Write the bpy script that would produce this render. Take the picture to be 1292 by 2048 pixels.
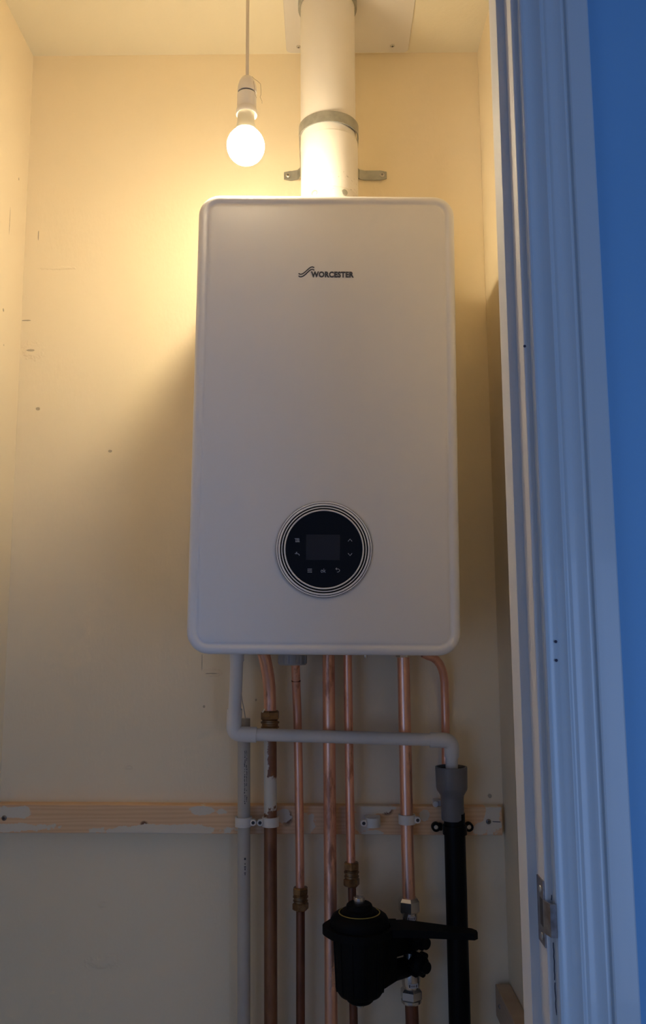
import bpy, math, random
from mathutils import Vector, Matrix

for o in list(bpy.data.objects): bpy.data.objects.remove(o)
scene = bpy.context.scene
COL = scene.collection
random.seed(7)

# ------------------------------------------------------------------ camera
CAM = Vector((0.0, 0.0, 1.40)); F = 1700.0
PITCH = math.radians(8.0); ROLL = 0.0045
fw = Vector((0, math.cos(PITCH), math.sin(PITCH)))
r0 = Vector((1, 0, 0)); u0 = Vector((0, -math.sin(PITCH), math.cos(PITCH)))
rt = r0*math.cos(ROLL) - u0*math.sin(ROLL)
up = u0*math.cos(ROLL) + r0*math.sin(ROLL)
cam = bpy.data.cameras.new('camera'); cam_o = bpy.data.objects.new('camera', cam); COL.objects.link(cam_o)
cam_o.matrix_world = Matrix(((rt.x, up.x, -fw.x, CAM.x), (rt.y, up.y, -fw.y, CAM.y), (rt.z, up.z, -fw.z, CAM.z), (0, 0, 0, 1)))
cam.sensor_fit = 'VERTICAL'; cam.sensor_height = 24.0; cam.lens = 24.0*F/2048.0
cam.clip_start = 0.02; cam.clip_end = 50
scene.camera = cam_o

def at(px, py, Y):
    """photo pixel -> the point of its line of sight at real distance Y"""
    d = fw + rt*((px-646)/F) + up*((1024-py)/F)
    return CAM + d*(Y/d.y)

# ------------------------------------------------------------------ world, light, exposure
w = bpy.data.worlds.new('world'); scene.world = w; w.use_nodes = True
w.node_tree.nodes['Background'].inputs[0].default_value = (0.16, 0.34, 0.85, 1)
w.node_tree.nodes['Background'].inputs[1].default_value = 0.35
def area(name, loc, target, sx, sy, power, color):
    l = bpy.data.lights.new(name, 'AREA'); l.shape = 'RECTANGLE'; l.size = sx; l.size_y = sy
    l.energy = power; l.color = color
    o = bpy.data.objects.new(name, l); COL.objects.link(o); o.location = loc
    o.rotation_euler = (Vector(target)-Vector(loc)).to_track_quat('-Z', 'Y').to_euler()
    return o
FILL_POWER = 6.8
area('added_daylight', (-1.2, -0.73, 1.0), (0.35, 1.0, 1.15), 1.0, 1.2, FILL_POWER*0.55, (0.38, 0.57, 1.0))  # lamp added behind the camera: blue daylight from an invented window, left
area('added_daylight', (1.2, -0.73, 1.0), (0.2, 1.0, 1.0), 1.0, 1.2, FILL_POWER*1.25, (0.38, 0.57, 1.0))  # second added lamp, right: brightens the blue wall and lower cupboard
BULB = 77.0
scene.view_settings.view_transform = 'Standard'; scene.view_settings.look = 'None'
scene.view_settings.gamma = 1.0; scene.view_settings.use_curve_mapping = False
scene.view_settings.exposure = 0.0

# ------------------------------------------------------------------ materials
def _sock(nt, a, b): nt.links.new(a, b)
def math_node(nt, op, a, b=None, clamp=False):
    n = nt.nodes.new('ShaderNodeMath'); n.operation = op; n.use_clamp = clamp
    for i, v in enumerate((a, b)):
        if v is None: continue
        if isinstance(v, (int, float)): n.inputs[i].default_value = v
        else: nt.links.new(v, n.inputs[i])
    return n.outputs[0]
def noise(nt, vec, scale, detail=3, rough=0.55, stretch=None):
    if stretch:
        m = nt.nodes.new('ShaderNodeMapping'); nt.links.new(vec, m.inputs[0]); m.inputs['Scale'].default_value = stretch; vec = m.outputs[0]
    n = nt.nodes.new('ShaderNodeTexNoise'); nt.links.new(vec, n.inputs['Vector'])
    n.inputs['Scale'].default_value = scale; n.inputs['Detail'].default_value = detail; n.inputs['Roughness'].default_value = rough
    return n.outputs['Fac']
def ramp(nt, fac, p0, p1, v0=0.0, v1=1.0):
    m = nt.nodes.new('ShaderNodeMapRange'); nt.links.new(fac, m.inputs[0])
    for i, v in enumerate((p0, p1, v0, v1)): m.inputs[i+1].default_value = v
    return m.outputs[0]
def mixc(nt, fac, a, b):
    m = nt.nodes.new('ShaderNodeMix'); m.data_type = 'RGBA'
    if isinstance(fac, (int, float)): m.inputs[0].default_value = fac
    else: nt.links.new(fac, m.inputs[0])
    for i, c in ((6, a), (7, b)):
        if isinstance(c, tuple): m.inputs[i].default_value = (*c, 1)
        else: nt.links.new(c, m.inputs[i])
    return m.outputs[2]
def blobs(nt, pos, lst, wob=0.35, nscale=60, soft=0.12):
    """mask of 1 inside any ellipsoid (centre, radii), edge broken by noise"""
    nf = noise(nt, pos, nscale, 4, 0.65)
    out = None
    for c, r in lst:
        s = nt.nodes.new('ShaderNodeVectorMath'); s.operation = 'SUBTRACT'; nt.links.new(pos, s.inputs[0]); s.inputs[1].default_value = c
        d = nt.nodes.new('ShaderNodeVectorMath'); d.operation = 'DIVIDE'; nt.links.new(s.outputs[0], d.inputs[0]); d.inputs[1].default_value = r
        l = nt.nodes.new('ShaderNodeVectorMath'); l.operation = 'LENGTH'; nt.links.new(d.outputs[0], l.inputs[0])
        v = l.outputs['Value']
        out = v if out is None else math_node(nt, 'MINIMUM', out, v)
    a = math_node(nt, 'ADD', out, math_node(nt, 'MULTIPLY', math_node(nt, 'SUBTRACT', nf, 0.5), wob*2))
    return ramp(nt, a, 1.0+soft, 1.0-soft)
def base(name, color, rough=0.5, metal=0.0, coat=0.0, spec=None):
    m = bpy.data.materials.new(name); m.use_nodes = True; nt = m.node_tree
    p = nt.nodes['Principled BSDF']
    p.inputs['Base Color'].default_value = (*color, 1); p.inputs['Roughness'].default_value = rough; p.inputs['Metallic'].default_value = metal
    p.inputs['Coat Weight'].default_value = coat
    if spec is not None: p.inputs['Specular IOR Level'].default_value = spec
    g = nt.nodes.new('ShaderNodeNewGeometry')
    return m, nt, p, g.outputs['Position']
def bump(nt, p, h, strength, dist=0.001):
    b = nt.nodes.new('ShaderNodeBump'); b.inputs['Strength'].default_value = strength; b.inputs['Distance'].default_value = dist
    nt.links.new(h, b.inputs['Height']); nt.links.new(b.outputs[0], p.inputs['Normal'])
def vary(name, c1, c2, rough, metal=0.0, scale=30, stretch=None, bumps=0.0, p0=0.35, p1=0.65, coat=0.0, spec=None, bdist=0.001):
    m, nt, p, pos = base(name, c1, rough, metal, coat, spec)
    f = noise(nt, pos, scale, 4, 0.6, stretch)
    nt.links.new(mixc(nt, ramp(nt, f, p0, p1), c1, c2), p.inputs['Base Color'])
    if bumps: bump(nt, p, noise(nt, pos, scale*6, 3, 0.6), bumps, bdist)
    return m

def B(px, py, Y, rx, rz):       # a mark on a surface at that distance
    q = at(px, py, Y); return ((q.x, q.y, q.z), (rx, 0.2, rz))
YW = 1.58
def wall_paint(name, c1, c2, marks_dark, marks_pale):
    m, nt, p, pos = base(name, c1, 0.62)
    f = noise(nt, pos, 3.0, 5, 0.6)
    c = mixc(nt, ramp(nt, f, 0.3, 0.7), c1, c2)
    # brush dust and faint scuffs
    sc = noise(nt, pos, 26, 6, 0.7)
    c = mixc(nt, ramp(nt, sc, 0.70, 0.80, 0, 0.12), c, (0.40, 0.33, 0.24))
    h = noise(nt, pos, 160, 4, 0.6, (1, 1, 0.45))
    hh = math_node(nt, 'ADD', math_node(nt, 'MULTIPLY', h, 0.35), math_node(nt, 'MULTIPLY', noise(nt, pos, 14, 3), 1.0))
    if marks_dark:
        mk = blobs(nt, pos, marks_dark, 0.55, 150)
        c = mixc(nt, math_node(nt, 'MULTIPLY', mk, 0.6), c, (0.20, 0.14, 0.09))
        hh = math_node(nt, 'SUBTRACT', hh, math_node(nt, 'MULTIPLY', mk, 1.5))
    if marks_pale:
        mk = blobs(nt, pos, marks_pale, 0.9, 120, 0.35)
        hh = math_node(nt, 'ADD', hh, math_node(nt, 'MULTIPLY', mk, 1.6))
    nt.links.new(c, p.inputs['Base Color'])
    bump(nt, p, hh, 0.55, 0.0016)
    return m
M = {}
CREAM1, CREAM2 = (0.91, 0.785, 0.575), (0.89, 0.765, 0.555)
M['wall_back'] = wall_paint('cream_wall_paint', CREAM1, CREAM2,
    [B(220, 902, YW, .0035, .0022), B(979, 1591, YW, .0035, .0035), B(52, 640, YW, .009, .0012), B(76, 470, YW, .0010, .010), B(75, 817, YW, .004, .003),
     B(422, 1347, YW, .012, .0009), B(404, 1325, YW, .0006, .014), B(408, 1413, YW, .002, .002), B(512, 1400, YW, .0015, .002), B(60, 700, YW, .008, .002)],
    [B(205, 1925, YW, .024, .009), B(205, 1810, YW, .006, .005), B(258, 1535, YW, .006, .003), B(65, 700, YW, .018, .015), B(425, 1345, YW, .016, .006), B(6, 1585, YW, .012, .02), B(115, 535, YW, .03, .003)])
M['wall_side'] = wall_paint('cream_side_wall_paint', CREAM1, CREAM2,
    [((-0.575, 1.50, at(17, 440, 1.50).z), (.2, .0012, .028)), ((-0.575, 1.535, at(32, 358, 1.535).z), (.2, .002, .0025)),
     ((-0.575, 1.49, at(14, 620, 1.49).z), (.2, .003, .003)), ((-0.575, 1.50, at(17, 690, 1.50).z), (.2, .0015, .002))], [])
M['ceiling'] = wall_paint('cream_ceiling_paint', (0.90, 0.83, 0.66), (0.88, 0.81, 0.64), [], [])
M['blue_wall'] = vary('blue_wall_paint', (0.19, 0.42, 0.68), (0.20, 0.43, 0.69), 0.7, scale=4, bumps=0.15)
M['hall_white'] = vary('hall_white_paint', (0.85, 0.85, 0.85), (0.82, 0.82, 0.82), 0.7, scale=4)
M['cupboard_floor'] = vary('pale_board_floor', (0.80, 0.66, 0.48), (0.74, 0.58, 0.40), 0.6, scale=8, stretch=(.2, 1, 1))
M['carpet'] = vary('beige_carpet', (0.46, 0.40, 0.33), (0.38, 0.33, 0.27), 0.95, scale=90, bumps=0.6)
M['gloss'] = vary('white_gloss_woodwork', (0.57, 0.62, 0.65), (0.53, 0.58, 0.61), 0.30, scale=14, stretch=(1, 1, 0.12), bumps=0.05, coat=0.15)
M['jamb'] = vary('white_satin_woodwork', (0.76, 0.72, 0.68), (0.71, 0.67, 0.63), 0.6, scale=14, stretch=(1, 1, 0.12), spec=0.25)
M['boiler'] = vary('boiler_white_enamel', (0.72, 0.70, 0.69), (0.71, 0.69, 0.68), 0.30, scale=3)
M['boiler_grey'] = vary('boiler_grey_base', (0.20, 0.20, 0.21), (0.16, 0.16, 0.17), 0.6, scale=30)
M['silver'] = base('satin_silver_ring', (0.86, 0.84, 0.84), 0.35, 0.0)[0]
M['black_gloss'] = base('black_panel_gloss', (0.004, 0.005, 0.008), 0.22, 0, 0, 0.25)[0]
M['black_groove'] = base('black_groove', (0.004, 0.004, 0.004), 0.8, 0, 0, 0.1)[0]
M['screen'] = base('unlit_display', (0.016, 0.018, 0.026), 0.28, 0, 0, 0.35)[0]
M['icon'] = base('printed_icon_grey', (0.42, 0.43, 0.46), 0.6)[0]
M['logo'] = base('printed_logo_slate', (0.045, 0.05, 0.065), 0.5)[0]
M['white_plastic'] = vary('white_pipe_plastic', (0.76, 0.74, 0.73), (0.71, 0.69, 0.68), 0.36, scale=20)
M['old_plastic'] = vary('ivory_pipe_plastic', (0.50, 0.47, 0.42), (0.44, 0.41, 0.37), 0.45, scale=12)
M['clip'] = vary('white_clip_plastic', (0.72, 0.69, 0.66), (0.66, 0.63, 0.60), 0.4, scale=40)
M['clip_hole'] = base('clip_pin_dark', (0.03, 0.03, 0.035), 0.6)[0]
M['trap'] = base('translucent_trap_plastic', (0.55, 0.52, 0.48), 0.35)[0]
M['trap'].node_tree.nodes['Principled BSDF'].inputs['Transmission Weight'].default_value = 0.35
M['galv'] = vary('galvanised_steel', (0.42, 0.43, 0.42), (0.34, 0.35, 0.34), 0.42, 0.75, scale=60)
M['screw'] = vary('zinc_screw', (0.62, 0.60, 0.55), (0.5, 0.48, 0.42), 0.35, 0.8, scale=80)
M['chrome'] = base('nickel_plated', (0.66, 0.62, 0.57), 0.24, 0.9)[0]
M['brass'] = vary('dull_brass', (0.34, 0.21, 0.10), (0.20, 0.12, 0.06), 0.40, 0.8, scale=90, bumps=0.2)
M['brass_ring'] = base('yellow_ring', (0.55, 0.42, 0.10), 0.4, 0.3)[0]
M['black_plastic'] = vary('black_pipe_plastic', (0.004, 0.004, 0.0045), (0.003, 0.003, 0.0035), 0.45, scale=20, spec=0.12)
M['black_matt'] = vary('black_filter_plastic', (0.004, 0.004, 0.0045), (0.003, 0.003, 0.003), 0.6, scale=40, spec=0.12)
M['grey_plastic'] = vary('grey_fitting_plastic', (0.155, 0.16, 0.17), (0.13, 0.135, 0.145), 0.45, scale=20)
M['dark_rubber'] = base('dark_rubber_seal', (0.02, 0.02, 0.02), 0.7)[0]
M['label'] = base('white_valve_label', (0.62, 0.62, 0.64), 0.5)[0]
M['strike'] = vary('worn_steel', (0.36, 0.34, 0.33), (0.17, 0.14, 0.13), 0.38, 0.8, scale=70, bumps=0.3)
M['crack'] = base('dark_paint_crack', (0.05, 0.05, 0.08), 0.9)[0]
M['cord'] = base('white_flex', (0.62, 0.56, 0.52), 0.5)[0]
M['holder'] = base('white_bakelite', (0.74, 0.70, 0.66), 0.35)[0]
M['thread'] = base('cobweb_thread', (0.35, 0.27, 0.17), 0.9)[0]

def copper(name, c1, c2, stain, rough=0.3, s=22):
    m, nt, p, pos = base(name, c1, rough, 0.82)
    f = noise(nt, pos, s, 5, 0.62, (1, 1, 0.35))
    c = mixc(nt, ramp(nt, f, 0.38, 0.62), c1, c2)
    f2 = noise(nt, pos, 34, 5, 0.7, (1, 1, 0.22))
    c = mixc(nt, ramp(nt, f2, 0.56, 0.66, 0, 0.8), c, stain)
    nt.links.new(c, p.inputs['Base Color'])
    nt.links.new(ramp(nt, f2, 0.3, 0.7, rough-0.04, rough+0.2), p.inputs['Roughness'])
    return m
M['copper'] = copper('copper_tube', (0.90, 0.52, 0.38), (0.80, 0.42, 0.30), (0.40, 0.17, 0.11))
M['copper_streak'] = copper('streaked_copper_tube', (0.90, 0.54, 0.40), (0.80, 0.44, 0.31), (0.34, 0.15, 0.10), 0.28, 30)
M['copper_dark'] = copper('tarnished_copper_tube', (0.24, 0.115, 0.075), (0.17, 0.075, 0.05), (0.07, 0.035, 0.03), 0.42)

def copper_painted():
    m, nt, p, pos = base('paint_splashed_copper', (0.2, 0.1, 0.06), 0.42, 0.5)
    f = noise(nt, pos, 22, 5, 0.62, (1, 1, 0.35))
    c = mixc(nt, ramp(nt, f, 0.38, 0.62), (0.30, 0.15, 0.08), (0.17, 0.075, 0.045))
    a = at(540, 1596, 1.522); b = at(531, 1520, 1.535); d = at(540, 1572, 1.522)
    e = at(530, 1600, 1.522)
    mk = blobs(nt, pos, [((a.x, a.y, a.z), (.03, .03, .020)), ((b.x-.001, b.y, b.z), (.0070, .03, .085)), ((d.x, d.y, d.z), (.03, .03, .014)), ((e.x, e.y, e.z), (.008, .03, .03))], 0.8, 130, 0.08)
    nt.links.new(mixc(nt, mk, c, (0.66, 0.62, 0.55)), p.inputs['Base Color'])
    nt.links.new(ramp(nt, mk, 0, 1, 0.6, 0.0), p.inputs['Metallic'])
    bump(nt, p, mk, 0.5, 0.001)
    return m
M['copper_painted'] = copper_painted()

def wood(name, c1, c2, paint, knots, Y):
    m, nt, p, pos = base(name, c1, 0.6)
    f = noise(nt, pos, 18, 5, 0.6, (0.12, 1, 1.6))
    wv = nt.nodes.new('ShaderNodeTexWave'); mp = nt.nodes.new('ShaderNodeMapping'); nt.links.new(pos, mp.inputs[0]); mp.inputs['Scale'].default_value = (0.25, 1, 3.2)
    nt.links.new(mp.outputs[0], wv.inputs['Vector']); wv.bands_direction = 'Z'; wv.inputs['Scale'].default_value = 14; wv.inputs['Distortion'].default_value = 6; wv.inputs['Detail'].default_value = 3; wv.inputs['Detail Scale'].default_value = 1.2
    g = math_node(nt, 'ADD', math_node(nt, 'MULTIPLY', f, 0.7), math_node(nt, 'MULTIPLY', wv.outputs['Fac'], 0.3))
    c = mixc(nt, ramp(nt, g, 0.3, 0.75), c1, c2)
    if knots: c = mixc(nt, blobs(nt, pos, knots, 0.35, 90, 0.3), c, (0.20, 0.09, 0.04))
    if paint: c = mixc(nt, blobs(nt, pos, paint, 1.25, 38, 0.05), c, (0.74, 0.66, 0.54))
    nt.links.new(c, p.inputs['Base Color'])
    bump(nt, p, noise(nt, pos, 120, 3, 0.6, (0.1, 1, 1)), 0.25, 0.0008)
    return m
YB = 1.556
M['batten'] = wood('softwood_batten', (0.86, 0.58, 0.34), (0.74, 0.46, 0.25),
    [B(20, 1625, YB, .045, .009), B(18, 1655, YB, .07, .007), B(320, 1661, YB, .11, .009), B(412, 1621, YB, .03, .007), B(565, 1630, YB, .016, .012), B(612, 1650, YB, .016, .022),
     B(742, 1620, YB, .035, .010), B(722, 1640, YB, .016, .02), B(745, 1666, YB, .02, .004), B(985, 1640, YB, .016, .03), B(960, 1655, YB, .014, .012), B(850, 1632, YB, .008, .01)],
    [B(288, 1648, YB, .006, .005), B(775, 1622, YB, .009, .007), B(849, 1631, YB, .006, .007), B(575, 1636, YB, .008, .012)], YB)
M['batten2'] = wood('painted_batten', (0.50, 0.40, 0.30), (0.42, 0.32, 0.23), [], [], 1.5)

def flue_mat():
    m, nt, p, pos = base('white_flue_enamel', (0.76, 0.72, 0.68), 0.32)
    a = at(680, 362, 1.38); b = at(660, 358, 1.38)
    f = noise(nt, pos, 150, 4, 0.8, (1, 1, 1.8))
    zone = blobs(nt, pos, [((a.x+.02, a.y, a.z), (.045, .06, .02)), ((b.x, b.y, b.z), (.03, .06, .012))], 0.7, 60, 0.3)
    k = math_node(nt, 'MULTIPLY', zone, ramp(nt, f, 0.60, 0.68, 0, 0.8))
    nt.links.new(mixc(nt, k, (0.76, 0.72, 0.68), (0.16, 0.12, 0.09)), p.inputs['Base Color'])
    return m
M['flue'] = flue_mat()
m, nt, p, pos = base('glowing_bulb_globe', (1, 1, 1), 0.4)
p.inputs['Emission Color'].default_value = (1.0, 0.83, 0.54, 1)
# an LED lamp throws most of its light from the end of its dome, away from the cap
g_ = nt.nodes.new('ShaderNodeNewGeometry'); sx_ = nt.nodes.new('ShaderNodeSeparateXYZ'); nt.links.new(g_.outputs['Normal'], sx_.inputs[0])
dn_ = ramp(nt, sx_.outputs['Z'], 1, -1, 0, 1)
nt.links.new(math_node(nt, 'ADD', math_node(nt, 'MULTIPLY', math_node(nt, 'MULTIPLY', dn_, dn_), BULB*4.6), BULB*0.35), p.inputs['Emission Strength'])
M['bulb'] = m
m, nt, p, pos = base('bulb_collar_plastic', (0.50, 0.46, 0.36), 0.5)
M['bulb_neck'] = m

# ------------------------------------------------------------------ mesh helpers
ORI = {}
class MB:
    def __init__(s): s.v = []; s.f = []
    def add(s, vs, fs):
        n = len(s.v); s.v += [Vector(a) for a in vs]; s.f += [tuple(i+n for i in f) for f in fs]; return s
    def box(s, a, b):
        x0, y0, z0 = a; x1, y1, z1 = b
        return s.add([(x0,y0,z0),(x1,y0,z0),(x1,y1,z0),(x0,y1,z0),(x0,y0,z1),(x1,y0,z1),(x1,y1,z1),(x0,y1,z1)],
                     [(0,3,2,1),(4,5,6,7),(0,1,5,4),(1,2,6,5),(2,3,7,6),(3,0,4,7)])
    def bbox(s, a, b, r=0.001):
        """box with chamfered edges, via three nested rings along z"""
        x0, y0, z0 = a; x1, y1, z1 = b
        def ring(i, z): return [(x0+i,y0+r,z),(x0+r,y0+i,z),(x1-r,y0+i,z),(x1-i,y0+r,z),(x1-i,y1-r,z),(x1-r,y1-i,z),(x0+r,y1-i,z),(x0+i,y1-r,z)]
        k = r*0.9
        return s.loft([ring(k*.99, z0), ring(0, z0+r), ring(0, z1-r), ring(k*.99, z1)])
    def loft(s, rings, cap=True, closed=True):
        n = len(rings[0]); vs = [p for r in rings for p in r]; fs = []
        for i in range(len(rings)-1):
            for j in range(n if closed else n-1):
                k = (j+1) % n
                fs.append((i*n+j, i*n+k, (i+1)*n+k, (i+1)*n+j))
        if cap: fs.append(tuple(range(n-1, -1, -1))); fs.append(tuple((len(rings)-1)*n+j for j in range(n)))
        return s.add(vs, fs)
    def tube(s, pts, rad, n=20, cap=True):
        pts = [Vector(p) for p in pts]
        if isinstance(rad, (int, float)): rad = [rad]*len(pts)
        rings = []; prev = None
        for i, p in enumerate(pts):
            t = (pts[min(i+1, len(pts)-1)] - pts[max(i-1, 0)]).normalized()
            if prev is None:
                a = Vector((1, 0, 0)) if abs(t.x) < 0.9 else Vector((0, 0, 1))
                u = (a - t*a.dot(t)).normalized()
            else: u = (prev - t*prev.dot(t)).normalized()
            prev = u; v = t.cross(u)
            rings.append([p + (u*math.cos(k*2*math.pi/n) + v*math.sin(k*2*math.pi/n))*rad[i] for k in range(n)])
        return s.loft(rings, cap)
    def lathe(s, prof, c, axis=(0, 0, 1), n=40, cap=True, phase=0.0):
        """prof: (radius, distance along the axis)"""
        ax = Vector(axis).normalized(); a = Vector((1, 0, 0)) if abs(ax.x) < 0.9 else Vector((0, 1, 0))
        u = (a - ax*a.dot(ax)).normalized(); v = ax.cross(u); c = Vector(c)
        return s.loft([[c + ax*h + (u*math.cos(phase+k*2*math.pi/n) + v*math.sin(phase+k*2*math.pi/n))*max(r, 1e-5) for k in range(n)] for r, h in prof], cap)
    def annulus(s, ri, ro, h0, h1, c, axis=(0, 0, 1), n=48):
        """a ring of rectangular section, closed"""
        ax = Vector(axis).normalized(); a = Vector((1, 0, 0)) if abs(ax.x) < 0.9 else Vector((0, 1, 0))
        u = (a - ax*a.dot(ax)).normalized(); v = ax.cross(u); c = Vector(c)
        prof = [(ri, h0), (ro, h0), (ro, h1), (ri, h1), (ri, h0)]
        return s.loft([[c + ax*h + (u*math.cos(k*2*math.pi/n) + v*math.sin(k*2*math.pi/n))*r for k in range(n)] for r, h in prof], False)
    def strip(s, pts, w, y0, y1):
        """flat ribbon following 2-D points (x, z), thickness y0..y1"""
        L = []; R = []
        P = [Vector((a, b)) for a, b in pts]
        for i, p in enumerate(P):
            t = (P[min(i+1, len(P)-1)] - P[max(i-1, 0)]).normalized(); nrm = Vector((-t.y, t.x))*w/2
            L.append(p+nrm); R.append(p-nrm)
        rings = [[(l.x, y0, l.y), (r.x, y0, r.y), (r.x, y1, r.y), (l.x, y1, l.y)] for l, r in zip(L, R)]
        return s.loft(rings)
    def poly(s, pts, y0, y1):
        a = [(x, y0, z) for x, z in pts]; b = [(x, y1, z) for x, z in pts]
        return s.loft([a, b])
    def build(s, name, mat, parent=None, smooth=40, origin=None):
        o0 = Vector((0, 0, 0))
        if parent is not None: o0 = ORI[parent]
        elif origin is not None: o0 = Vector(origin)
        me = bpy.data.meshes.new(name)
        me.from_pydata([tuple(v-o0) for v in s.v], [], s.f); me.update()
        import bmesh
        b = bmesh.new(); b.from_mesh(me); bmesh.ops.recalc_face_normals(b, faces=b.faces); b.to_mesh(me); b.free()
        if smooth:
            for p_ in me.polygons: p_.use_smooth = True
            me.set_sharp_from_angle(angle=math.radians(smooth))
        me.materials.append(M[mat] if isinstance(mat, str) else mat)
        ob = bpy.data.objects.new(name, me); COL.objects.link(ob)
        ob.location = o0 if parent is None else (0, 0, 0)
        ob.parent = parent; ORI[ob] = o0
        return ob
def structure(o): o['kind'] = 'structure'; return o
def thing(name, loc, label, cat, group=None, local=False):
    o = bpy.data.objects.new(name, None); COL.objects.link(o); o.location = loc; o.empty_display_size = 0.03
    ORI[o] = Vector((0, 0, 0)) if local else Vector(loc)
    o['label'] = label; o['category'] = cat
    if group: o['group'] = group
    return o
def tag(o, label, cat, group=None):
    o['label'] = label; o['category'] = cat
    if group: o['group'] = group
    return o
def lab(o, label): o['label'] = label; return o
def bez(p0, p1, p2, n=10):
    p0, p1, p2 = Vector(p0), Vector(p1), Vector(p2)
    return [(1-t)**2*p0 + 2*t*(1-t)*p1 + t*t*p2 for t in [i/n for i in range(n+1)]]
def screw_head(mb_parent, c, axis, r=0.004, name='screw', mat='screw'):
    """pan-head screw with a recessed cross"""
    ax = Vector(axis).normalized()
    m_ = MB().lathe([(r, 0), (r, .0008), (r*.8, .0018), (r*.45, .0022), (.0001, .0022)], c, ax, 18)
    o = m_.build(name, mat, mb_parent)
    a = Vector((1, 0, 0)) if abs(ax.x) < 0.9 else Vector((0, 1, 0)); u = (a-ax*a.dot(ax)).normalized(); v = ax.cross(u)
    k = MB(); c = Vector(c)
    for d, e in ((u, v), (v, u)):
        k.loft([[c+ax*h + d*r*.5*a_ + e*r*.11*b_ for a_, b_ in ((-1,-1),(1,-1),(1,1),(-1,1))] for h in (.0012, .00245)])
    k.build('cross_slot', 'clip_hole', o if mb_parent.parent is None else mb_parent, 0)
    return o

# ------------------------------------------------------------------ setting
tl = at(67, 112, 1.583); bl_ = at(0, 1600, 1.583); tr = at(955, 105, 1.576); br_ = at(1007, 1640, 1.576)
ZC = 0.5*(tl.z+tr.z)
def ext(p, q, z):
    t = (z-p.z)/(q.z-p.z); return p + (q-p)*t
L0, L1 = ext(tl, bl_, 0), ext(tl, bl_, ZC+.02)
R0, R1 = ext(tr, br_, 0), ext(tr, br_, ZC+.02)
def slab(p00, p01, p11, p10, d):
    """wall slab: four corners of the visible face, thickened by vector d"""
    a = [Vector(q) for q in (p00, p01, p11, p10)]
    return MB().loft([a, [q+Vector(d) for q in a]])
YF, YR = 0.775, 0.875             # hall face and cupboard face of the doorway wall
def fwd(p, y, dx=0.0): return Vector((p.x+dx, y, p.z))
structure(slab(L0-Vector((.1,0,0)), R0+Vector((.1,0,0)), R1+Vector((.1,0,0)), L1-Vector((.1,0,0)), (0, .1, 0)).build('wall_back', 'wall_back', None, 0))
structure(slab(L0, fwd(L0, YR), fwd(L1, YR), L1, (-.1, 0, 0)).build('wall_left', 'wall_side', None, 0))
structure(slab(R0, fwd(R0, YR), fwd(R1, YR), R1, (.1, 0, 0)).build('wall_right', 'wall_side', None, 0))
structure(MB().box((-.85, YF+.02, ZC), (.6, 1.75, ZC+.1)).build('ceiling', 'ceiling', None, 0))
structure(MB().box((-2.3, -.85, -.1), (2.3, 1.75, 0)).build('floor', 'carpet', None, 0))
# thin caulk line where the ceiling meets the back wall
HZ = 2.14                          # head height of the doorway
fr = lambda z: (at(1053, 1000, YF).x + .0030 + (z-1.42)*(0.0))    # inner face of the lining: leans very slightly
XL = fr(1.42)
YM = YR-.012
sw = MB().box((XL+.026, YF, 0), (2.2, YM, ZC+.1)); sw.box((-2.2, YF, 0), (-.60, YM, ZC+.1)); sw.box((-.60, YF, HZ+.03), (XL+.026, YM, ZC+.1))
structure(sw.build('wall_front', 'blue_wall', None, 0))
si = MB().box((XL+.026, YM, 0), (.45, YR, ZC+.1)); si.box((-.75, YM, 0), (-.60, YR, ZC+.1)); si.box((-.60, YM, HZ+.03), (XL+.026, YR, ZC+.1))
structure(si.build('wall_front_inner', 'wall_side', None, 0))
structure(MB().box((-.70, YF, .0), (.45, 1.60, .012)).build('floor_cupboard', 'cupboard_floor', None, 0))
YH = -.75
structure(MB().box((-2.2, YH, ZC-.15), (2.2, YF, ZC-.05)).build('hall_ceiling', 'hall_white', None, 0))
hw = MB(); hw.box((-2.2, YH-.1, 0), (-1.75, YH, ZC)); hw.box((-.65, YH-.1, 0), (.65, YH, ZC)); hw.box((1.75, YH-.1, 0), (2.2, YH, ZC)); hw.box((-1.75, YH-.1, 0), (-.65, YH, .35)); hw.box((-1.75, YH-.1, 1.65), (-.65, YH, ZC)); hw.box((.65, YH-.1, 0), (1.75, YH, .35)); hw.box((.65, YH-.1, 1.65), (1.75, YH, ZC))
structure(hw.build('wall_hall_rear', 'hall_white', None, 0))
structure(MB().box((-2.3, YH, 0), (-2.2, YF, ZC)).build('wall_hall_left', 'hall_white', None, 0))
structure(MB().box((2.2, YH, 0), (2.3, .775, ZC)).build('wall_hall_right', 'blue_wall', None, 0))
ya = YH-.08; yb2 = YH-.03
for nm, xo in (('invented_window_1', 0), ('invented_window_2', 2.4)):  # invented windows in the unseen hall, framing the added daylight lamps
    wf = MB()
    for a, b in (((-1.75, ya, .35), (-1.70, yb2, 1.65)), ((-.70, ya, .35), (-.65, yb2, 1.65)), ((-1.75, ya, .35), (-.65, yb2, .40)), ((-1.75, ya, 1.60), (-.65, yb2, 1.65)), ((-1.22, ya, .35), (-1.18, yb2, 1.65))): wf.box((a[0]+xo, a[1], a[2]), (b[0]+xo, b[1], b[2]))
    structure(wf.build(nm, 'gloss', None, 0))

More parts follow.
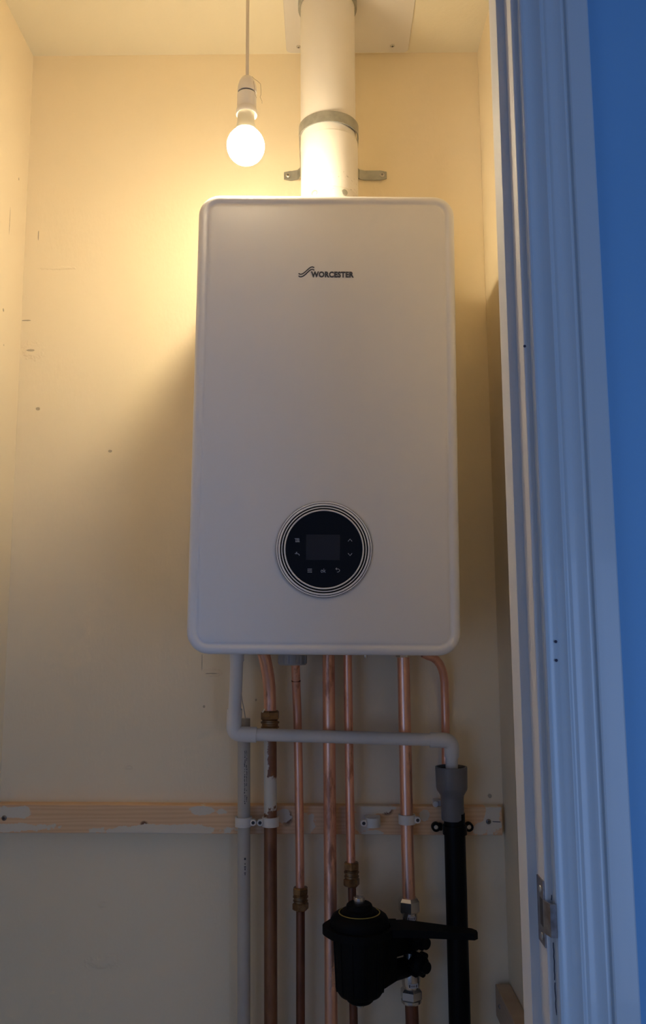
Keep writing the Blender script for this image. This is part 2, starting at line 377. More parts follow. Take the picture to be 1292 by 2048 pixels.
# door lining (rebated by a planted stop) and architrave, both swept up the doorway with its slight lean
def sweep(mb, prof, z0, z1, lean=0.0):
    return mb.loft([[(x+(z-1.42)*lean, y, z) for x, y in prof] for z in (z0, .7, 1.42, 1.8, z1)])
XS = XL-.0082                      # stop stands 8 mm proud of the lining
lin = sweep(MB(), [(XL+.0008, YF), (XL, YF+.0008), (XL, YR), (XL+.026, YR), (XL+.026, YF)], 0, HZ)
lin.box((-.575, YF, HZ), (XL+.026, YR, HZ+.03)); lin.box((-.60, YF, 0), (-.5755, YR, HZ+.03))
lining = structure(lin.build('door_1', 'jamb', None, 20))
st = sweep(MB(), [(XS+.0004, YF+.029), (XS, YF+.0294), (XS, YF+.0586), (XS+.0004, YF+.059), (XL+.001, YF+.059), (XL+.001, YF+.029)], 0, HZ)
st.build('stop', 'jamb', lining, 20)
# strike plate let into the lining, its lip bent round the front edge
zt, zb = at(1082, 1757, YF+.01).z, at(1092, 1893, YF+.005).z
def lx(z): return XL + (z-1.42)*0.0
sp = MB(); e = .0013
zs0, zs1 = zb, zt
def px_(z, y, o): return (lx(z)-o, y, z)
sp.loft([[px_(z, YF+.0015, e), px_(z, YF+.0235, e), px_(z, YF+.0235, -.001), px_(z, YF+.0015, -.001)] for z in (zs0, zs1)])
spo = sp.build('strike_plate', 'strike', lining, 0)
lab(spo, 'worn steel strike plate')
zl0, zl1 = at(1100, 1866, YF).z, at(1100, 1800, YF).z
lip = MB()
lip.loft([[Vector((lx(z)+dx, YF+dy, z)) for dx, dy in ((-.0014, .003), (-.0016, -.003), (.0010, -.0118), (.0062, -.0128), (.0064, -.0116), (.0022, -.0106), (.0001, -.0025), (.0001, .003))] for z in (zl0, zl0+.001, zl1-.001, zl1)])
lip.build('strike_lip', 'strike', spo, 60)
zm0, zm1 = at(1085, 1850, YF+.01).z, at(1085, 1795, YF+.01).z
MB().loft([[px_(z, YF+.005, e+.0002), px_(z, YF+.014, e+.0002), px_(z, YF+.014, 0), px_(z, YF+.005, 0)] for z in (zm0, zm1)]).build('latch_hole', 'clip_hole', spo, 0)
for yy in (1778, 1872):
    q = at(1084, yy, YF+.011); MB().lathe([(.0032, 0), (.0030, .0006), (.0015, .0008), (.0001, .0004)], (lx(q.z)-e, YF+.011, q.z), (-1, 0, 0), 14).build('screw', 'screw', spo)
# architrave: thin quirk, bead, ogee, flat outer band
XA = XL+.0060
prof = [(0, 0), (0, -.0090), (.0010, -.0105), (.0030, -.0110), (.0045, -.0102), (.0085, -.0098), (.0125, -.0108), (.0165, -.0135), (.0185, -.0150), (.0196, -.0150), (.0210, -.0141), (.0225, -.0139), (.0243, -.0149), (.0256, -.0150), (.0280, -.0142),
        (.0320, -.0142), (.0360, -.0152), (.0385, -.0166), (.0400, -.0165), (.0420, -.0152), (.0428, -.0152), (.0436, -.0182), (.0450, -.0190), (.0637, -.0192), (.0652, -.0178), (.0652, 0)]
arch = sweep(MB(), [(XA+x, YF+y) for x, y in prof], 0, HZ+.08)
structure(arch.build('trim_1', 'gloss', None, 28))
# chips and hairline cracks along the joint between lining and architrave
ck = MB()
for x0, y0, x1, y1 in ((1105, 1885, 1110, 1960), (1109, 1965, 1113, 2030), (1104, 1790, 1106, 1800)):
    a = at(x0, y0, YF); b = at(x1, y1, YF)
    n_ = 8; pts = []
    for i in range(n_+1):
        z = a.z+(b.z-a.z)*i/n_; pts.append((lx(z)+.0076+-.002+random.uniform(-.0004, .0003), YF-.0001, z))
    ck.tube(pts, [.0004]*len(pts), 5)
ck.build('paint_crack', 'crack', lining)
for x0, y0, nm in ((1051, 693, 1), (1105, 1283, 1), (1106, 1320, 1)):
    a = at(x0, y0, YF)
    yy = YF-.0004 if x0 < 1060 else YF-.0105
    m_ = MB().lathe([(.0009, 0), (.0014, .0006), (.0006, .0012), (.0001, .0014)], (a.x if x0 > 1060 else lx(a.z)+.0006, yy, a.z), (0, -1, 0), 8).build('paint_chip', 'crack', lining)

# ------------------------------------------------------------------ battens
b0 = at(-20, 1609, YB); b1 = at(1003, 1614, YB); b2 = at(1003, 1671, YB)
bh = b1.z-b2.z
bt = thing('wall_batten', ((b0.x+b1.x)/2, YB+.012, b2.z), 'long bare pine batten with paint patches across the back wall behind the pipes', 'batten')
def yw(x): return 1.583 + (x-L0.x)*(1.576-1.583)/(R0.x-L0.x)
xa = L0.x+.001
r_ = .0012
def bring(x, z):
    yb = yw(x); return [(x, YB+r_, z-bh), (x, YB, z-bh+r_), (x, YB, z-r_), (x, YB+r_, z), (x, yb-.0002, z), (x, yb-.0002, z-bh)]
slope = (b1.z-b0.z)/(b1.x-b0.x)
bm = MB().loft([bring(x, b1.z+(x-b1.x)*slope+dz) for x, dz in ((xa, 0), (-.4, .0005), (-.2, 0), (0, .0006), (.15, 0), (b1.x, 0))])
bm.build('board', 'batten', bt, 30)
q = at(4, 1636, YB); screw_head(bt, (q.x+.004, YB-.0002, q.z), (0, -1, 0), .0045, mat='strike')
q = at(977, 1643, YB); screw_head(bt, (q.x, YB-.0002, q.z), (0, -1, 0), .0045, mat='strike')
q0 = at(985, 1643, YB); q1 = at(1001, 1644, YB)
MB().tube([(q0.x, YB-.0001, q0.z), (q1.x, YB-.0001, q1.z)], .0006, 6).build('split', 'crack', bt)

s0 = at(993, 1968, 1.565); xw = ext(tr, br_, s0.z).x
sb = thing('wall_batten', (xw-.012, 1.35, s0.z-.05), 'short painted batten along the right wall low down beside the door frame', 'batten')
MB().loft([[(xw-.026, y, s0.z-.05), (xw-.001, y, s0.z-.05), (xw-.001, y, s0.z), (xw-.025, y, s0.z), (xw-.026, y, s0.z-.001)] for y in (.93, 1.565)]).build('board', 'batten2', sb, 30)
screw_head(sb, (xw-.026, 1.53, s0.z-.022), (-1, 0, 0), .004, mat='strike')

# ------------------------------------------------------------------ boiler
YBF = 1.25; BW, BH, BD = .4000, .7115, .31
c_bot = at(647.5, 1310, YBF); c_top = at(656, 393, YBF)
TILT = math.radians(.65)
boiler = thing('wall_boiler', (c_bot.x-.0005, YBF, c_bot.z), 'white wall-hung gas boiler with rounded front and round black control panel', 'boiler', local=True)
boiler.rotation_euler = (0, TILT, 0)
RM = Matrix.Rotation(TILT, 3, 'Y'); RMI = RM.inverted(); BO = Vector(boiler.location)
def on_front(px, py, y=0.0):
    p_ = at(px, py, YBF+y) - BO; p_ = RMI @ p_; return p_.x, p_.z
def rrect(inset, y, r=.033, n=9):
    hw_ = BW/2-inset; r = max(r-inset, .004); z0, z1 = inset, BH-inset; pts = []
    for cx, cz, a0 in ((hw_-r, z0+r, -90), (hw_-r, z1-r, 0), (-hw_+r, z1-r, 90), (-hw_+r, z0+r, 180)):
        for k in range(n):
            a = math.radians(a0+90*k/(n-1)); pts.append((cx+r*math.cos(a), y, cz+r*math.sin(a)))
    return pts
cs = MB().loft([rrect(.004, BD-.03), rrect(.004, .012), rrect(.0015, .0095), rrect(0, .0085), rrect(0, .0062), rrect(.0008, .0038), rrect(.0024, .0018), rrect(.0048, .0006), rrect(.0075, .0001), rrect(.0100, .0004),
    rrect(.0122, .0018), rrect(.0138, .0026), rrect(.0152, .0027), rrect(.0165, .0020), rrect(.0180, .0016), rrect(.022, .0015), rrect(.06, .0009)])
cs.build('casing', 'boiler', boiler, 40)
MB().bbox((-BW/2+.012, BD-.04, .006), (BW/2-.012, BD, BH-.008), .004).build('back_frame', 'boiler_grey', boiler, 30)
MB().bbox((-BW/2+.03, .05, -.0005), (BW/2-.03, BD-.05, .006), .0015).build('base_plate', 'boiler_grey', boiler, 30)
# control panel
cx, cz = on_front(648, 1098.5)
ctrl = MB().lathe([(.0722, .003), (.0722, -.0002), (.0722, -.0006), (.0001, -.0006)], (cx, 0, cz), (0, 1, 0), 96).build('control_panel', 'black_groove', boiler, 40)
for i, (ri, ro, h) in enumerate(((.0713, .0720, -.0010), (.0686, .0707, -.0016), (.0650, .0677, -.0020), (.0613, .0631, -.0024), (.0568, .0592, -.0032))):
    m_ = MB(); n = 96
    m_.loft([[(cx+r*math.cos(k*2*math.pi/n), h_, cz+r*math.sin(k*2*math.pi/n)) for k in range(n)] for r, h_ in ((ri, 0), (ri, h*.6), (ri+(ro-ri)*.25, h), (ri+(ro-ri)*.75, h), (ro, h*.6), (ro, 0))], False)
    m_.build('ring', 'silver', ctrl, 50)
MB().lathe([(.0570, 0), (.0570, -.0018), (.0566, -.0022), (.0001, -.0022)], (cx, 0, cz), (0, 1, 0), 96).build('glass_disc', 'black_gloss', ctrl, 40)
yi = -.0023
x0, z0 = on_front(612, 1120); x1, z1 = on_front(680, 1070)
MB().bbox((x0, -.0026, z0), (x1, -.0020, z1), .0002).build('display_screen', 'screen', ctrl, 0)
def S(px_list): return [on_front(a, b) for a, b in px_list]
def strips(name, polys, wd, parent, mat='icon', y=(-.0027, -.0020)):
    m_ = MB()
    for pl in polys: m_.strip(S(pl), wd, *y)
    return m_.build(name, mat, parent, 0)
W = .0008
strips('chevron_button', [[(696, 1083), (700, 1078.5), (704, 1083)]], W, ctrl)
strips('chevron_button', [[(696, 1107), (700, 1111.5), (704, 1107)]], W, ctrl)
strips('menu_button', [[(615, 1138.5), (624, 1138.5)], [(615, 1141.5), (624, 1141.5)], [(615, 1144.5), (624, 1144.5)]], .0008, ctrl)
strips('back_button', [[(672.5, 1138), (677, 1138.3), (679.3, 1140.5), (679.3, 1142), (677, 1144.2), (674, 1144.5)], [(673.8, 1136), (671.2, 1138), (673.8, 1140)]], .0007, ctrl)
strips('radiator_button', [[(589.5, 1077.5), (598, 1077.5)], [(591, 1084), (599.5, 1084)]] + [[(x, 1077.5), (x, 1084)] for x in (591.8, 594.2, 596.4)] + [[(598.2, 1077.5), (598.2, 1084)]], .0007, ctrl)
strips('tap_button', [[(590, 1107.5), (596, 1107.8), (598.3, 1109), (598.8, 1111.5)], [(592, 1105), (594.5, 1105)], [(593.2, 1105), (593.2, 1108)]], .0010, ctrl)
def text_mesh(body, x0, x1, zb_, zt_, name, mat, parent, y=(-.0003, .0002), offs=0.0):
    cu = bpy.data.curves.new('lettering_curve', 'FONT'); cu.body = body; cu.size = 1; cu.offset = offs; cu.space_character = 1.06; cu.resolution_u = 4
    to = bpy.data.objects.new('lettering_curve', cu); COL.objects.link(to)
    dg = bpy.context.evaluated_depsgraph_get(); me = bpy.data.meshes.new_from_object(to.evaluated_get(dg))
    bpy.data.objects.remove(to)
    xs = [v.co.x for v in me.vertices]; ys = [v.co.y for v in me.vertices]
    ax_, bx_ = min(xs), max(xs); ay, by = min(ys), max(ys)
    nv = len(me.vertices)
    front = [(x0+(v.co.x-ax_)/(bx_-ax_)*(x1-x0), y[0], zb_+(v.co.y-ay)/(by-ay)*(zt_-zb_)) for v in me.vertices]
    back = [(a, y[1], c) for a, b, c in front]
    fs = [tuple(p_.vertices) for p_ in me.polygons]
    from collections import Counter
    ec = Counter(); 
    for f_ in fs:
        for i in range(len(f_)): ec[tuple(sorted((f_[i], f_[(i+1) % len(f_)])))] += 1
    side = [(a, b, b+nv, a+nv) for (a, b), c in ec.items() if c == 1]
    return MB().add(front+back, fs+[tuple(i+nv for i in reversed(f_)) for f_ in fs]+side).build(name, mat, parent, 0)
x0, zb_ = on_front(641.5, 1145.5); x1, zt_ = on_front(651.5, 1137.5)
text_mesh('ok', x0, x1, zb_, zt_, 'ok_button', 'icon', ctrl, (-.0027, -.0020), .004)
x0, zb_ = on_front(621.8, 554.4); x1, zt_ = on_front(707.6, 543.0)
lg = text_mesh('WORCESTER', x0, x1, zb_, zt_, 'lettering', 'logo', boiler, (.0002, .0012), .045)
def crop(pts): return [(570+a/7.6, 510+b/7.6) for a, b in pts]
strips('wave_emblem', [crop([(207, 276), (222, 287), (242, 291), (268, 283), (300, 261), (335, 229), (368, 199), (395, 182), (418, 178), (444, 189)]),
                       crop([(207, 314), (222, 326), (244, 329), (272, 320), (304, 298), (338, 266), (370, 236), (396, 219), (420, 215), (446, 230)])], .0017, boiler, 'logo', (.0003, .0012))

# condensate trap cap under the boiler, small screw
q = at(585, 1322, 1.47)
trap = MB().lathe([(.024, .03), (.024, .002), (.022, 0), (.0001, 0)], (q.x, q.y, at(585, 1330, 1.47).z), (0, 0, 1), 28)
for k in range(14):
    a = k*2*math.pi/14; trap.box((q.x+.0240*math.cos(a)-.0008, q.y+.0240*math.sin(a)-.0008, at(585, 1330, 1.47).z+.003), (q.x+.0240*math.cos(a)+.0008, q.y+.0240*math.sin(a)+.0008, at(585, 1312, 1.47).z))
t_ = MB(); t_.v = [RMI @ (v-BO) for v in trap.v]; t_.f = trap.f
lab(t_.build('condensate_trap', 'trap', boiler), 'translucent trap cap')
p_ = on_front(731, 1316, .2)
MB().lathe([(.003, .012), (.003, .002), (.002, 0), (.0001, 0)], (p_[0], .2, p_[1]), (0, 0, 1), 12).build('drain_screw', 'chrome', boiler)

# ------------------------------------------------------------------ flue, its wall band and the ceiling plate
YFL = 1.43
f0 = at(656, 200, YFL); fx = f0.x; ZB = BO.z+BH
zt_c = ZC-.004
flue = thing('flue_pipe', (fx, YFL, ZB), 'white round flue pipe rising from the boiler top through the ceiling', 'flue')
zj = at(657, 262, YFL-.05).z
MB().lathe([(.0515, 0), (.0515, zj-ZB-.001), (.0506, zj-ZB)], (fx+.002, YFL, ZB+.004), (0, 0, 1), 64).build('lower_tube', 'flue', flue)
MB().lathe([(.0500, zj-ZB-.01), (.0500, ZC-ZB+.05)], (fx, YFL, ZB+.004), (0, 0, 1), 64).build('upper_tube', 'flue', flue)
za = at(655, 372, YFL-.05).z
ad = MB().lathe([(.060, .004), (.060, .03), (.0545, .036), (.0538, za-ZB-.004), (.0517, za-ZB)], (fx+.002, YFL, ZB), (0, 0, 1), 64)
ad.build('adapter', 'flue', flue)
for a in (-120, -62):
    c_ = Vector((fx+.002+.0538*math.cos(math.radians(a)), YFL+.0538*math.sin(math.radians(a)), za-.011))
    d_ = Vector((math.cos(math.radians(a)), math.sin(math.radians(a)), 0))
    MB().lathe([(.006, -.001), (.0055, .0015), (.003, .0022), (.0001, .0022)], c_, d_, 20).build('plug', 'galv', flue)
# clamp band
zbnd = at(585, 352, 1.575).z
zfb = at(657, 234, YFL-.051).z
zbc = .5*(zbnd+zfb)
br = thing('flue_bracket', (fx, 1.575, zbc), 'galvanised steel band clamping the white flue to the back wall', 'bracket')
bw = .0098; rr = .0530
def bandpath():
    pts = []
    xl = at(568, 352, 1.575).x; xr = at(773, 348, 1.575).x
    yb_ = 1.5735
    pts += [(xl, yb_), (xl+.012, yb_), (fx-rr-.018, yb_), (fx-rr-.006, yb_-.004), (fx-rr-.0005, yb_-.014), (fx-rr+.001, yb_-.035)]
    for k in range(0, 25):
        a = math.pi + math.pi*k/24
        pts.append((fx+.001+rr*math.cos(a), YFL+rr*math.sin(a)))
    pts += [(fx+rr+.001, yb_-.035), (fx+rr+.003, yb_-.014), (fx+rr+.009, yb_-.004), (fx+rr+.02, yb_), (xr-.012, yb_), (xr, yb_)]
    return pts
pp = [Vector((a, b)) for a, b in bandpath()]
rings = []
for i, p_ in enumerate(pp):
    t = (pp[min(i+1, len(pp)-1)]-pp[max(i-1, 0)]).normalized(); nrm = Vector((t.y, -t.x))*.0011
    z_ = zbc; k_ = bw*(0.72 if i in (0, len(pp)-1) else 1)
    a, b = p_+nrm, p_-nrm
    rings.append([(a.x, a.y, z_-k_), (a.x, a.y, z_+k_), (b.x, b.y, z_+k_), (b.x, b.y, z_-k_)])
MB().loft(rings).build('band', 'galv', br, 35)
for px, py in ((576, 352), (764, 348)):
    q = at(px, py, 1.572); screw_head(br, (q.x, 1.572, zbc), (0, -1, 0), .0048)

pl = thing('ceiling_plate', (fx, YFL, ZC), 'square white metal cover plate around the flue on the ceiling', 'plate')
y0, y1 = 1.19, at(700, 118, 1.57).y
zl = ZC-.004
pa, pb = at(573, 118, 1.572), at(816, 118, 1.572); cxp = .5*(pa.x+pb.x); hwp = .5*(pb.x-pa.x)
def rr2(z, ins=0):
    pts = []; r = .010
    yA, yB = 1.18+ins, 1.572-ins
    for cx_, cy_, a0 in ((cxp+hwp-ins-r, yA+r, -90), (cxp+hwp-ins-r, yB-r, 0), (cxp-hwp+ins+r, yB-r, 90), (cxp-hwp+ins+r, yA+r, 180)):
        for k in range(6):
            a = math.radians(a0+18*k); pts.append((cx_+r*math.cos(a), cy_+r*math.sin(a), z))
    return pts
MB().loft([rr2(ZC), rr2(zl+.001), rr2(zl, .001)]).build('cover_sheet', 'flue', pl, 30)
MB().annulus(.0502, .0545, -.016, .0, (fx, YFL, zl)).build('collar', 'galv', pl, 40)
for px, py in ((785, 91), (597, 93)):
    q = at(px, py, 1); d = q-CAM; q = CAM+d*((zl-CAM.z)/d.z); screw_head(pl, (q.x, q.y, zl), (0, 0, -1), .0045)

# ------------------------------------------------------------------ pendant bulb
YL = 1.262
gc = at(491.5, 292, YL); lx_, lz = gc.x, gc.z
lamp = thing('pendant_lamp', (lx_, YL, lz-.03), 'bare glowing bulb in a white holder hanging on a cord left of the flue', 'lamp')
zcap = at(494, 155, YL).z
gl = [(.0001, -.030)] + [(.030*math.sin(math.radians(a)), -.030*math.cos(math.radians(a))) for a in range(12, 145, 12)]
gl.append((.0172, .0255))
MB().lathe(gl, (lx_, YL, lz), (0, 0, 1), 48).build('bulb', 'bulb', lamp)
zr = at(492, 232, YL).z - lz
MB().lathe([(.0170, .0252), (.0155, .032), (.0140, .040), (.0132, zr+.004), (.0110, zr+.006), (.0110, zr+.014)], (lx_, YL, lz), (0, 0, 1), 40).build('bulb_neck', 'bulb_neck', lamp)
zg = at(494, 188, YL).z - lz; zk = at(494, 216, YL).z-lz
MB().lathe([(.0125, zr+.004), (.0168, zr+.001), (.0172, zr+.003), (.0168, zr+.008), (.0160, zr+.012), (.0155, zr+.0125), (.0155, zg-.002), (.0146, zg-.001)], (lx_+.001, YL, lz), (0, 0, 1), 40, False).build('holder_skirt', 'holder', lamp, 35)
MB().lathe([(.0135, zg-.006), (.0135, zg+.002)], (lx_+.0012, YL, lz), (0, 0, 1), 32).build('holder_groove', 'dark_rubber', lamp)
zc_ = zcap-lz
MB().lathe([(.0135, zg+.001), (.0152, zg+.0015), (.0154, zg+.006), (.0145, zg+.014), (.0125, zg+.021), (.0092, zg+.027), (.0060, zc_-.001), (.0040, zc_), (.0001, zc_)], (lx_+.0015, YL, lz), (0, 0, 1), 36).build('holder_cap', 'holder', lamp, 50)
MB().tube([(lx_+.0015, YL, lz+zc_-.002), (lx_+.0012, YL, lz+zc_+.1), (lx_+.001, YL, ZC-.02)], .0026, 12).build('cord', 'cord', lamp)
MB().lathe([(.035, 0), (.035, -.006), (.030, -.018), (.008, -.026), (.0001, -.026)], (lx_+.001, YL, ZC), (0, 0, 1), 32).build('ceiling_rose', 'holder', lamp, 40)
th = [at(a, b, YL-.004) for a, b in ((501, 157), (504, 153), (509, 158), (516, 163), (521, 168), (522, 180), (522, 189), (520, 194), (524, 202), (524, 207))]
MB().tube(th, .00035, 5).build('dust_thread', 'thread', lamp)
th = [at(a, b, YL-.0165) for a, b in ((507, 162), (509, 175), (510, 188), (513, 196))]
MB().tube(th, .0003, 5).build('dust_thread', 'thread', lamp)

# ------------------------------------------------------------------ pipes
YP = 1.535
def pipe_thing(name, p_base, label, cat='pipe', group=None): return thing(name, p_base, label, cat, group)
def down(px, py, Y, z=0.0, dx=0.0):
    q = at(px, py, Y); return Vector((q.x+dx, Y, z))
def fitting(parent, cx_, cy_, z0, z1, r, mat='brass', ribs=True):
    """compression fitting: hexagon nut, ribbed body, hexagon nut"""
    h = z1-z0; n1 = h*.34
    for za_, zb2, ph in ((z0, z0+n1, .2), (z1-n1, z1, .5)):
        MB().lathe([(r*.86, za_), (r*1.02, za_+n1*.16), (r*1.02, zb2-n1*.16), (r*.86, zb2)], (cx_, cy_, 0), (0, 0, 1), 6, True, ph).build('nut', mat, parent, 20)
    a, b = z0+n1, z1-n1; m_ = (b-a)
    pf = [(r*.80, a), (r*.80, a+m_*.12), (r*.93, a+m_*.16), (r*.93, a+m_*.30), (r*.84, a+m_*.36), (r*.84, a+m_*.62), (r*.95, a+m_*.68), (r*.95, a+m_*.84), (r*.80, a+m_*.88), (r*.80, b)]
    MB().lathe(pf, (cx_, cy_, 0), (0, 0, 1), 28).build('fitting_body', mat, parent, 30)
zbt = BO.z+.0035

# grey-white plastic pipe at far left with printed marks and a thin wire at its open top
t1 = at(487, 1437, YP); b_ = down(487.5, 2048, YP)
b_.x = at(487.5, 2048, YP).x
p1 = pipe_thing('plastic_pipe', (b_.x, YP, 0), 'ivory plastic pipe, leftmost upright below the boiler, with black printing')
tp = Vector((at(488, 1437, YP).x, YP, t1.z)); xx = at(486.5, 1600, YP)
def line_x(a, b, z): t = (z-a.z)/(b.z-a.z); return a.x+(b.x-a.x)*t
def through(pxs, Y):
    """upright run: two photo points -> x as a function of height, carried to the floor"""
    a = at(*pxs[0], Y); b = at(*pxs[1], Y); return a, b
a, b = through(((488, 1437), (487.5, 2048)), YP)
MB().tube([(a.x, YP, a.z), (b.x, YP, b.z), (line_x(a, b, 0), YP, 0)], .0110, 24).build('pipe', 'old_plastic', p1)
wz = [at(x, y, Y) for x, y, Y in ((491, 1440, YP), (489, 1425, YP-.003), (485, 1405, YP-.004), (483, 1390, YP-.003), (482, 1330, YP), (481, 1305, YP))]
MB().tube(wz, .0008, 6).build('wire', 'old_plastic', p1)
pm = MB()
def mark(pxx, py, wpx, hpx, rad=.0111, cxp_=None):
    q = at(pxx, py, YP-rad); cx_ = line_x(a, b, q.z); dx = min(max(q.x-cx_, -.0105), .0105); th0 = math.asin(dx/rad); dth = wpx/1.16*.001/rad
    hh_ = hpx/1.13*.001/2
    o_ = []
    for z in (q.z-hh_, q.z+hh_):
        o_.append([(cx_+(rad+e_)*math.sin(th0+s_*dth/2), YP-(rad+e_)*math.cos(th0+s_*dth/2), z) for s_, e_ in ((-1, .0001), (1, .0001), (1, -.0006), (-1, -.0006))])
    pm.loft(o_)
random.seed(3)
y_ = 1503
while y_ < 1608:
    for xc in (489.5, 493):
        if random.random() < .8: mark(xc+random.uniform(-.5, .5), y_, random.uniform(.7, 1.6), random.uniform(1.2, 3.2))
    y_ += random.uniform(2.6, 4.4)
for yy, ww, hh_ in ((1718, 3.2, 4), (1728, 1.6, 3), (1734, 3.4, 2), (1738.5, 1.8, 4), (1746, 3.2, 1.4), (1749, 1.4, 3)): mark(490, yy, ww, hh_)
pmo = lab(pm.build('printed_marks', 'clip_hole', p1, 0), 'black printing running up the pipe'); pmo['kind'] = 'stuff'

# pipe two: bent copper into a brass fitting, older paint-splashed pipe below
p2 = pipe_thing('copper_pipe', down(541, 1800, YP), 'old brown copper pipe with white paint splashes below a bent copper tail')
up_pts = [at(x, y, Y) for x, y, Y in ((526, 1304, 1.505), (529, 1313, 1.508), (533, 1332, 1.515), (536.5, 1352, 1.524), (539, 1378, 1.532), (539.8, 1400, YP), (540, 1440, YP))]
MB().tube(up_pts, .0110, 24).build('bent_tail', 'copper_streak', p2)
a2, b2_ = through(((540.5, 1450), (541.5, 2048)), YP)
MB().tube([(a2.x, YP, a2.z), (b2_.x, YP, b2_.z), (line_x(a2, b2_, 0), YP, 0)], .0113, 24).build('pipe', 'copper_painted', p2)
fitting(p2, at(540, 1445, YP).x, YP, at(540, 1478, YP).z, at(540, 1421, YP).z, .0172)
zz = at(526, 1314, 1.505).z
MB().tube([at(x, y, YP-.0115) for x, y in ((525, 1425), (528, 1421), (530, 1418))], .0018, 8).build('olive_lug', 'chrome', p2)

# pipe three: 15 mm from the trap
Y3 = YP
p3 = pipe_thing('copper_pipe', down(601, 1800, Y3), 'thin copper pipe, left one of two with brass joints, starting under the clear trap')
a3 = at(591, 1327, 1.50); 
MB().tube([a3, at(592, 1362, 1.515), at(594.5, 1420, Y3), at(597.3, 1540, Y3), at(599.5, 1700, Y3), at(600.5, 1790, Y3)], .0075, 20).build('pipe', 'copper', p3)
MB().annulus(.0074, .0080, -.0015, .0015, at(592, 1362, 1.515)).build('solder_ring', 'copper_dark', p3)
fitting(p3, at(601, 1797, Y3).x, Y3, at(601, 1820, Y3).z, at(601, 1774, Y3).z, .0137)
a_, b_ = through(((601, 1800), (601, 2048)), Y3)
lab(MB().tube([(a_.x, Y3, a_.z), (b_.x, Y3, b_.z), (line_x(a_, b_, 0), Y3, 0)], .0075, 20).build('pipe', 'copper_dark', p3), 'tarnished brown lower length')

# pipe four: 22 mm, full height
p4 = pipe_thing('copper_pipe', down(662, 2048, YP), 'thick bright copper pipe running unbroken to the floor, left of the black filter')
a_, b_ = through(((657, 1306), (662.5, 2048)), YP)
MB().tube([(a_.x, YP, zbt), (at(659.5, 1600, YP).x, YP, at(659.5, 1600, YP).z), (b_.x, YP, b_.z), (b_.x+.002, YP, 0)], .0110, 24).build('pipe', 'copper_streak', p4)

# pipe five: 15 mm with a dark brass joint just above the filter
p5 = pipe_thing('copper_pipe', down(707, 2048, YP), 'thin copper pipe with brass joint ending behind the top of the black filter')
MB().tube([Vector((at(695, 1306, YP).x, YP, zbt)), at(696.5, 1400, YP), at(699, 1560, YP), at(701.5, 1700, YP), at(702.5, 1745, YP)], .0077, 20).build('pipe', 'copper', p5)
fitting(p5, at(703, 1748, YP).x, YP, at(703, 1772, YP).z, at(703, 1724, YP).z, .0137, 'brass')
lab(MB().tube([at(703.5, 1750, YP), at(704.5, 1800, YP), at(705.5, 1950, YP), at(707.5, 2048, YP), Vector((at(707.5, 2048, YP).x, YP, 0))], .0070, 20).build('pipe', 'copper_dark', p5), 'tarnished dark lower length')

# pipe six: 22 mm down to the filter valves
p6 = pipe_thing('copper_pipe', down(825, 2048, YP), 'thick copper pipe with white clip, dropping into the filter valves at right')
a_ = at(806.5, 1306, YP)
MB().tube([Vector((a_.x, YP, zbt)), at(809, 1420, YP), at(812, 1560, YP), at(815, 1700, YP), at(818.5, 1812, YP)], .0110, 24).build('pipe', 'copper_streak', p6)
q = at(806.5, 1314, YP); MB().lathe([(.0124, 0), (.0132, .001), (.0132, .006), (.0124, .007)], (q.x, YP, q.z-.0005), (0, 0, 1), 6).build('nut', 'chrome', p6, 20)
lab(MB().tube([at(822.5, 1995, YP), at(824.5, 2048, YP), Vector((at(824.5, 2048, YP).x, YP, 0))], .0112, 24).build('pipe', 'copper_dark', p6), 'tarnished brown lower length')

# pipe seven: 15 mm bend at the right, dropping behind the grey fitting
Y7 = 1.5645
p7 = pipe_thing('copper_pipe', at(893, 1600, Y7), 'thin bent copper pipe curving down behind the grey drain fitting')
MB().tube([at(846, 1307, 1.53)] + bez(at(856, 1312, 1.532), at(887, 1318, 1.545), at(889, 1368, 1.556), 12) + [at(890.5, 1420, Y7), at(891.5, 1500, Y7), at(892, 1598, Y7)], .0074, 20).build('pipe', 'copper', p7)

# white condensate run: down, elbow, across, elbow, down into the grey reducer
YCn = 1.4995; YCr = 1.512; YD = 1.53
pc = thing('condensate_pipe', at(680, 1490, YCn), 'white plastic drain pipe running across in front of the copper pipes', 'pipe')
c0 = at(474, 1303, 1.470); c1 = at(468, 1440, YCn-.003); e1 = at(467.5, 1452, YCn-.002)
k0 = at(467.5, 1468, YCn); k1 = at(896, 1482, YCr)
MB().tube([c0, at(472, 1370, 1.483), e1], .0110, 24).build('drop_pipe', 'white_plastic', pc)
MB().tube([at(474, 1306, 1.470), at(473.6, 1322, 1.472)], .0122, 24).build('socket', 'white_plastic', pc)
h0 = at(486, 1468.5, YCn); h1 = at(513, 1469.5, YCn)
elbow = [at(469.5, 1418, YCn-.004), at(468, 1449, YCn-.001)] + bez(at(467.8, 1451, YCn-.001), at(467, 1468, YCn), at(482, 1468, YCn), 8)
MB().tube(elbow, [.0131]*2+[.0129]*8+[.0129], 28).build('elbow', 'white_plastic', pc, 60)
MB().tube([at(480, 1468.3, YCn), at(513, 1469.5, YCn)], .0132, 28).build('elbow_socket', 'white_plastic', pc)
MB().tube([at(505, 1469, YCn), at(700, 1474.5, .5*(YCn+YCr)), at(878, 1480, YCr)], .0108, 24).build('cross_pipe', 'white_plastic', pc)
MB().tube([at(860, 1479.5, YCr), at(888, 1480.5, YCr)], .0130, 28).build('elbow_socket', 'white_plastic', pc)
MB().tube([at(884, 1480.5, YCr)] + bez(at(887, 1480.5, YCr), at(904, 1481, YCr+.002), at(903.5, 1499, YCr+.006), 8) + [at(903.5, 1512, YCr+.010)], .0129, 28).build('elbow', 'white_plastic', pc, 60)
